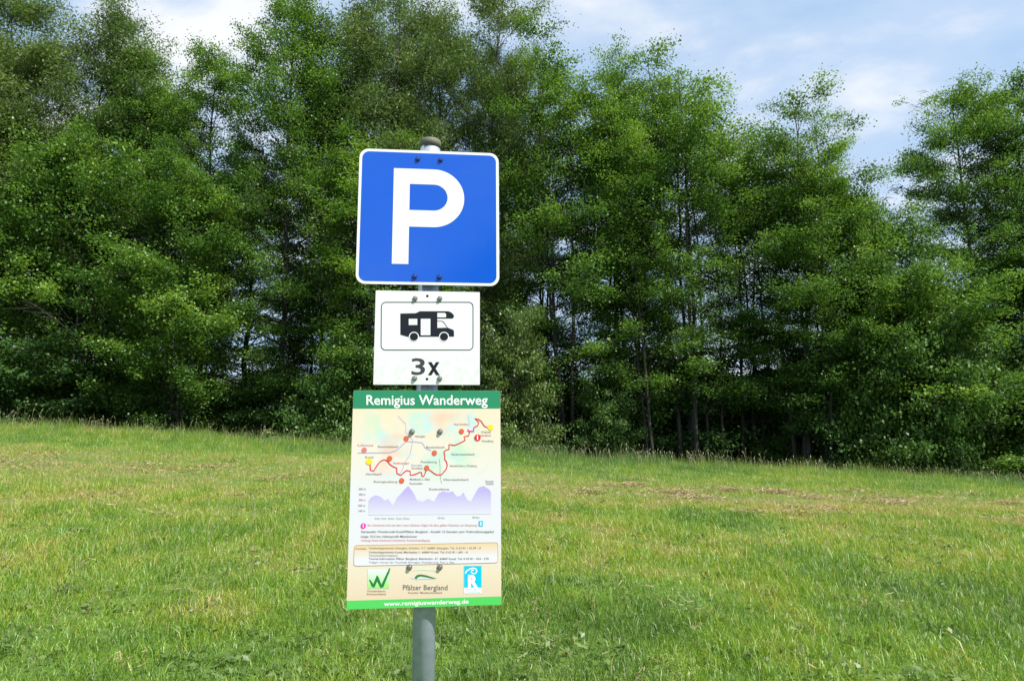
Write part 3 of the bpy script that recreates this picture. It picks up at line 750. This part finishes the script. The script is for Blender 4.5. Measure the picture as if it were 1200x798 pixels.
def grad_mat(name, z0, c0, z1, c1):
    m, nt, out = new_mat(name); L = nt.links.new
    tc = nt.nodes.new('ShaderNodeTexCoord'); sp = nt.nodes.new('ShaderNodeSeparateXYZ'); L(tc.outputs['Object'], sp.inputs[0])
    k = nt.nodes.new('ShaderNodeMapRange'); k.inputs[1].default_value = z0; k.inputs[2].default_value = z1; L(sp.outputs['Z'], k.inputs[0])
    r = ramp(nt, k.outputs[0], [(0, c0), (1, c1)]); b = nt.nodes.new('ShaderNodeBsdfPrincipled'); b.inputs['Roughness'].default_value = .35
    L(r.outputs[0], b.inputs[0]); L(b.outputs[0], out.inputs[0]); return m
C_ = {k: flat('print_'+k, v, .35, 0, .3) for k, v in dict(
    header=(.022, .215, .105), footer=(.075, .500, .100), white=(.80, .82, .80), grey=(.22, .22, .27), dark=(.13, .125, .14),
    red=(.62, .02, .035), orange=(.62, .10, .04), yellow=(.80, .58, .02), violet=(.36, .32, .62), paleviolet=(.52, .46, .66),
    magenta=(.70, .03, .35), brown=(.35, .20, .10), greybrown=(.30, .22, .16), rose=(.62, .18, .20), cyan=(.005, .46, .66),
    wgreen=(.015, .17, .05), pale=(.55, .72, .58), midgreen=(.24, .55, .16), skyblue=(.40, .58, .74), edge=(.66, .70, .45)).items()}
tb = plate('trail_map_board', rrect(bu0, bu1, bv0, bv1, .006), -GAP, .004, M['board'], M['alu'], post)
hv = HC(560, 163)[1]
hd = Flat(); hd.poly(rrect(bu0+.0005, bu1-.0005, hv, bv1-.0003, .004, 3), C_['header'], .0006)
hd.text('Remigius Wanderweg', 168, 978, 138, 74, C_['white'], .0010, HC, bold=.011, ref='R'); hd.build('title_band', tb)
ft = Flat(); fv = (HD(45, 700)[1]+HD(1068, 680)[1])/2
ft.poly([(bu0+.0005, bv0+.0005), (bu1-.0005, bv0+.0005), (bu1-.0005, fv), (bu0+.0005, fv)], C_['footer'], .0006)
# address on a level baseline of the board
def level(H, vb, vc, x0, x1):
    """grid whose rows are the board's own rows"""
    a = H(x0, 700)[0]; b = H(x1, 700)[0]
    return lambda X, Y: (a+(b-a)*X, vb+(vc-vb)*Y)
fc = (fv+bv0)/2
ft.text('www.remigiuswanderweg.de', 0, 1, 0, 1, C_['white'], .0010, level(HD, fc-.0065, fc+.0085, 285, 850), bold=.012, ref='b'); ft.build('address_band', tb)
HCl = lambda P: [HC(*p) for p in P]
def one(name, fn):
    q = Flat(); fn(q); return q.build(name, tb)
for pts_, w_, c_ in (
  ([(110, 460), (220, 459), (320, 458), (365, 445), (400, 415), (430, 385), (480, 384), (540, 392), (560, 425), (600, 445)], .0032, 'violet'),
  ([(380, 210), (400, 235), (430, 262), (432, 320), (480, 375)], .0036, 'paleviolet'),
  ([(475, 387), (468, 430), (460, 470), (440, 500), (420, 530), (410, 570), (390, 600)], .0020, 'violet'),
  ([(845, 205), (850, 230), (856, 252), (860, 280)], .0016, 'paleviolet'), ([(655, 500), (660, 545), (660, 610), (670, 665)], .0014, 'grey'),
  ([(1000, 500), (980, 545), (930, 590), (890, 615)], .0016, 'pale')):
    one('road_line', lambda q: q.line(HCl(pts_), w_, C_[c_], .0006))
route = [(192, 535), (195, 575), (218, 580), (228, 560), (245, 535), (262, 515), (285, 505), (300, 508), (315, 523), (330, 540), (350, 552), (370, 560), (372, 595), (385, 603), (400, 608), (415, 592), (435, 577), (460, 580), (462, 608), (480, 606), (500, 600), (520, 590), (535, 588), (540, 615), (550, 617), (562, 590), (570, 565), (585, 570), (600, 580), (620, 596), (635, 605), (670, 605), (685, 586), (700, 570), (708, 545), (704, 520), (690, 500), (692, 480), (686, 450), (700, 440), (720, 435), (720, 402), (740, 407), (760, 408), (800, 390), (828, 375), (820, 352), (850, 345), (858, 320), (845, 302), (848, 315), (885, 315), (886, 290), (912, 277), (918, 255), (893, 228), (915, 234), (935, 248), (955, 280), (975, 290)]
one('hiking_route', lambda q: (q.line(HCl(route), .0042, C_['red'], .0010), q.line(HCl([(845, 304), (850, 314), (884, 315), (886, 292)]), .0052, C_['magenta'], .0013)))
for x, y in ((434, 363), (153, 440), (323, 497), (622, 460), (570, 560), (403, 645), (803, 316)):
    one('map_marker', lambda q: (q.disc(HC(x, y), .0105, C_['rose' if x in (153,) else 'orange'], .0014), q.disc(HC(x, y), .0035, C_['brown'], .0017, 8)))
one('map_marker', lambda q: (q.disc(HC(910, 358), .0132, C_['red'], .0014), q.line(HCl([(910, 343), (910, 372)]), .0040, C_['white'], .0018)))
one('map_marker', lambda q: q.disc(HC(186, 517), .0125, C_['yellow'], .0014)); one('map_marker', lambda q: q.disc(HC(997, 290), .0115, C_['yellow'], .0014))
pt = Flat()
for s, x0, x1, y, c in (('Altenglan', 492, 560, 354, 'grey'), ('Rammelsbach', 245, 380, 423, 'grey'), ('Kusel', 160, 215, 493, 'greybrown'), ('Haschbach', 165, 270, 606, 'grey'),
        ('Theisbergstegen', 345, 452, 533, 'rose'), ('Remigiusberg', 218, 375, 657, 'greybrown'), ('Bedesbach', 568, 690, 427, 'grey'), ('Ulmet', 110, 215, 414, 'rose'),
        ('Potzberg', 532, 638, 525, 'greybrown'), ('Burg Lichtenberg', 755, 850, 273, 'rose'), ('Niederstaufenbach', 735, 890, 474, 'grey'), ('Neunkirchen a. Potzberg', 725, 905, 551, 'greybrown'),
        ('Oberstaufenbach', 682, 850, 643, 'grey'), ('Mühlbach a. Glan', 458, 592, 641, 'grey'), ('Rutsweiler', 458, 545, 669, 'grey'), ('Föckelberg', 940, 1016, 386, 'grey'),
        ('Jettenbach', 925, 1000, 348, 'rose'), ('Rothselberg', 588, 720, 707, 'grey'), ('Essweiler', 470, 542, 547, 'violet'), ('Horschbach', 470, 542, 567, 'greybrown'), ('Wolfstein', 935, 1000, 326, 'greybrown'),
        ('Burgruine', 965, 1018, 655, 'grey'), ('Aussicht', 965, 1018, 671, 'grey'),
        ('500 m', 117, 163, 706, 'grey'), ('400 m', 117, 160, 742, 'grey'), ('300 m', 117, 160, 779, 'rose')):
    pt.text(s, x0, x1, y, y-13, C_[c], .0010, HC, bold=.006)
for s, x0, x1, y, h, c in (('200 m', 112, 160, 74, 12, 'grey'), ('100 m', 117, 160, 109, 12, 'grey'), ('0 km  5 km  10 km  15 km  20 km', 225, 455, 160, 11, 'grey'), ('25 km', 645, 690, 156, 11, 'grey'), ('30 km', 876, 922, 153, 11, 'grey'),
        ('Sie orientieren sich mit dem roten Zeichen, folgen Sie dem gelben Kästchen am Hauptweg', 175, 908, 205, 12, 'rose'),
        ('Startpunkt: Wanderwelt Kusel/Pfälzer Bergland - Anzahl: 12 Stunden zum Wahrnehmungspfad', 132, 1018, 249, 13, 'dark'),
        ('Länge: 35,5 km, Höhenprofil: Mittelschwer', 132, 508, 281, 13, 'dark'), ('Achtung: Festes Schuhwerk erforderlich, Rucksackverpflegung', 132, 592, 306, 12, 'rose'),
        ('Kontakt:', 97, 170, 362, 12, 'brown'), ('Verbandsgemeinde Altenglan, Schulstr. 3-7, 66885 Altenglan, Tel. 0 63 81 / 42 09 - 0', 184, 932, 359, 13, 'greybrown'),
        ('Verbandsgemeinde Kusel, Marktplatz 1, 66869 Kusel, Tel. 0 63 81 / 601 - 0', 184, 845, 386, 12, 'dark'), ('Touristinformation:', 184, 378, 408, 12, 'grey'),
        ('Tourist-Information Pfälzer Bergland, Bahnhofstr. 67, 66869 Kusel, Tel. 0 63 81 / 424 - 270', 184, 985, 430, 13, 'dark'), ('Träger: Verein für Touristik Remigius Wanderweg, Fon u. Fax', 184, 756, 453, 11, 'grey')):
    pt.text(s, x0, x1, y, y-h, C_[c], .0014, HD, bold=.006)
pt.disc(HD(147, 205), .0105, C_['magenta'], .0010); pt.line([HD(147, 194), HD(147, 216)], .003, C_['white'], .0014)
pt.poly([HD(918, 172), HD(946, 172), HD(946, 208), HD(918, 208)], C_['cyan'], .0010); pt.line([HD(932, 180), HD(932, 202)], .004, C_['white'], .0014)
pt.build('printed_text', tb)
ht = Flat()
prof = [(183, 775), (200, 755), (230, 742), (262, 752), (290, 778), (312, 765), (345, 810), (360, 782), (375, 755), (400, 730), (425, 700), (447, 680), (468, 705), (490, 740), (505, 775), (545, 785), (580, 765), (620, 785), (635, 757), (650, 730), (680, 715), (715, 724), (745, 716), (770, 750), (800, 745), (815, 722), (840, 770), (865, 785), (890, 740), (905, 712), (920, 690), (950, 680), (985, 700), (1000, 720)]
M['profile'] = grad_mat('profile_print', HC(500, 880)[1], (.58, .58, .66), HC(500, 720)[1], (.40, .35, .64))
ht.poly(HCl(prof+[(1000, 868), (183, 874)]), M['profile'], .0006)
ht.build('height_profile', tb)
cb = Flat()
bl, br = HD(85, 400)[0], HD(1046, 400)[0]; btv = (HD(85, 328)[1]+HD(1045, 324)[1])/2; bbv = (HD(85, 467)[1]+HD(1045, 457)[1])/2
M['cbox'] = grad_mat('contact_box_print', bbv+.02, (.62, .62, .68), btv, (.64, .48, .26))
rr_ = rrect(bl, br, bbv, btv, .010)
cb.poly(rr_, M['cbox'], .0006); cb.line(rr_, .0014, C_['brown'], .0009, closed=True); cb.build('contact_box', tb)
HDl = lambda P: [HD(*p) for p in P]
lg = Flat(); M['wsq'] = grad_mat('w_square_print', HD(240, 620)[1], (.30, .62, .12), HD(240, 500)[1], (.62, .80, .66))
lg.poly(HDl([(177, 492), (318, 492), (318, 622), (177, 622)]), M['wsq'], .0006); lg.line(HDl([(177, 492), (318, 492), (318, 622), (177, 622)]), .0010, C_['skyblue'], .0009, closed=True)
lg.poly(HDl([(184, 560), (196, 566), (214, 592), (238, 532), (250, 548), (268, 596), (318, 490), (328, 484), (322, 512), (282, 612), (262, 618), (240, 574), (222, 616), (204, 610)]), C_['wgreen'], .0013)
lg.text('Wanderbares', 172, 296, 645, 633, C_['brown'], .0010, HD, bold=.01); lg.text('Deutschland', 172, 298, 665, 653, C_['brown'], .0010, HD, bold=.01)
lg.build('logo', tb)
lg = Flat()
lg.poly(HDl([(490, 548), (505, 533), (530, 528), (565, 534), (610, 548), (640, 556), (610, 555), (565, 545), (530, 540), (508, 548), (505, 560), (495, 558)]), C_['wgreen'], .0010)
lg.poly(HDl([(458, 550), (500, 556), (560, 554), (636, 562), (560, 560), (500, 564)]), C_['skyblue'], .0008)
lg.poly(HDl([(470, 505), (530, 492), (600, 496), (650, 510), (600, 502), (530, 500)]), C_['pale'], .0008)
lg.text('Pfälzer Bergland', 412, 710, 632, 599, C_['dark'], .0010, HD, bold=.0, ref='P'); lg.text('Kuseler Musikantenland', 448, 672, 656, 643, C_['greybrown'], .0010, HD, bold=.006)
lg.build('logo', tb)
lg = Flat()
lg.poly(HDl([(820, 472), (937, 472), (937, 618), (820, 618)]), C_['cyan'], .0006); lg.poly(HDl([(820, 618), (937, 618), (937, 655), (820, 655)]), C_['white'], .0006)
lg.line(HDl([(820, 472), (937, 472), (937, 655), (820, 655)]), .0010, C_['skyblue'], .0009, closed=True)
lg.text('R', 846, 914, 613, 532, C_['white'], .0010, HD, bold=.05, ref='R')
curl = [(828, 522), (838, 505), (856, 494), (880, 486), (900, 492), (906, 508), (896, 522), (878, 524), (868, 512), (874, 500), (886, 500)]
lg.line(HDl(curl), .0042, C_['white'], .0010)
lg.text('Remigius', 835, 925, 633, 624, C_['cyan'], .0010, HD); lg.text('Wanderweg', 835, 925, 649, 640, C_['cyan'], .0010, HD)
lg.build('logo', tb)
for uu, zz in ((-.409, .118), (-.2963, .118), (-.4101, -.4053), (-.2921, -.4075)): bolt(uu-U0, zb(zz), M['steel'], tb, .0078)
clamp(zb(.118), tb); clamp(zb(-.406), tb)

# ------------------------------------------------------------------ camera
cd = bpy.data.cameras.new('camera'); cam = bpy.data.objects.new('camera', cd); COL.objects.link(cam)
cam.location = (0, 0, EYE)
cd.sensor_width = 36; cd.lens = 36*800/1200; cd.clip_start = .05; cd.clip_end = 3000
from mathutils import Matrix
cam.rotation_euler = (Matrix.Rotation(R(90)+PIT, 4, 'X') @ Matrix.Rotation(-R(.49), 4, 'Z')).to_euler()
scene.camera = cam

# ------------------------------------------------------------------ light and sky
SUN_EL, SUN_AZ = R(53), R(52)          # azimuth measured from the direction behind the camera towards the right
sx, sy, sz = math.cos(SUN_EL)*math.sin(SUN_AZ), -math.cos(SUN_EL)*math.cos(SUN_AZ), math.sin(SUN_EL)
sd = bpy.data.lights.new('sun', 'SUN'); sd.energy = 5.0; sd.angle = R(.55); sd.color = (1, .955, .88)
so = bpy.data.objects.new('sun', sd); COL.objects.link(so); so.location = (8, -8, 30)
so.rotation_euler = Vector((sx, sy, sz)).to_track_quat('Z', 'Y').to_euler()
w = bpy.data.worlds.new('World'); scene.world = w; w.use_nodes = True
nt = w.node_tree; nt.nodes.clear(); L = nt.links.new
out = nt.nodes.new('ShaderNodeOutputWorld'); bg = nt.nodes.new('ShaderNodeBackground'); bg.inputs[1].default_value = .12
sky = nt.nodes.new('ShaderNodeTexSky'); sky.sky_type = 'NISHITA'; sky.sun_disc = False
sky.sun_elevation = SUN_EL; sky.sun_rotation = math.atan2(sx, sy); sky.air_density = 1.0; sky.dust_density = 1.6; sky.ozone_density = 1.2
tc = nt.nodes.new('ShaderNodeTexCoord'); sp = nt.nodes.new('ShaderNodeSeparateXYZ'); L(tc.outputs['Generated'], sp.inputs[0])
zz = nt.nodes.new('ShaderNodeMath'); zz.operation = 'ADD'; L(sp.outputs['Z'], zz.inputs[0]); zz.inputs[1].default_value = .18
zc = nt.nodes.new('ShaderNodeMath'); zc.operation = 'MAXIMUM'; L(zz.outputs[0], zc.inputs[0]); zc.inputs[1].default_value = .05
dv = nt.nodes.new('ShaderNodeVectorMath'); dv.operation = 'DIVIDE'; cmb = nt.nodes.new('ShaderNodeCombineXYZ')
L(tc.outputs['Generated'], dv.inputs[0])
for i in range(3): L(zc.outputs[0], cmb.inputs[i])
L(cmb.outputs[0], dv.inputs[1])
mp = nt.nodes.new('ShaderNodeMapping'); mp.inputs['Location'].default_value = (17.81, 10.23, 0); mp.inputs['Rotation'].default_value = (0, 0, .5); mp.inputs['Scale'].default_value = (1.0, 1.5, 0.01)
L(dv.outputs[0], mp.inputs[0])
n = nt.nodes.new('ShaderNodeTexNoise'); n.inputs['Scale'].default_value = 1.7; n.inputs['Detail'].default_value = 9; n.inputs['Roughness'].default_value = .55; n.inputs['Distortion'].default_value = .3
L(mp.outputs[0], n.inputs['Vector'])
cr = ramp(nt, n.outputs[0], [(.40, (.76,)*3), (.55, (.82,)*3), (.70, (.97,)*3)])
cc = ramp(nt, n.outputs[0], [(.40, (.46, .66, .93)), (.53, (.60, .75, .96)), (.66, (.95, .97, 1))])
sc_ = nt.nodes.new('ShaderNodeVectorMath'); sc_.operation = 'SCALE'; sc_.inputs[3].default_value = 5.5; L(cc.outputs[0], sc_.inputs[0])
mx = nt.nodes.new('ShaderNodeMix'); mx.data_type = 'RGBA'; L(cr.outputs[0], mx.inputs[0]); L(sky.outputs[0], mx.inputs[6]); L(sc_.outputs[0], mx.inputs[7])
L(mx.outputs[2], bg.inputs[0]); L(bg.outputs[0], out.inputs[0])

scene.view_settings.view_transform = 'Standard'; scene.view_settings.look = 'None'
scene.view_settings.gamma = 1; scene.view_settings.exposure = .70
scene.render.engine = 'CYCLES'
c = scene.cycles; c.max_bounces = 6; c.diffuse_bounces = 3; c.glossy_bounces = 2; c.transmission_bounces = 3; c.use_denoising = True
scene.render.resolution_x = 1024; scene.render.resolution_y = 680
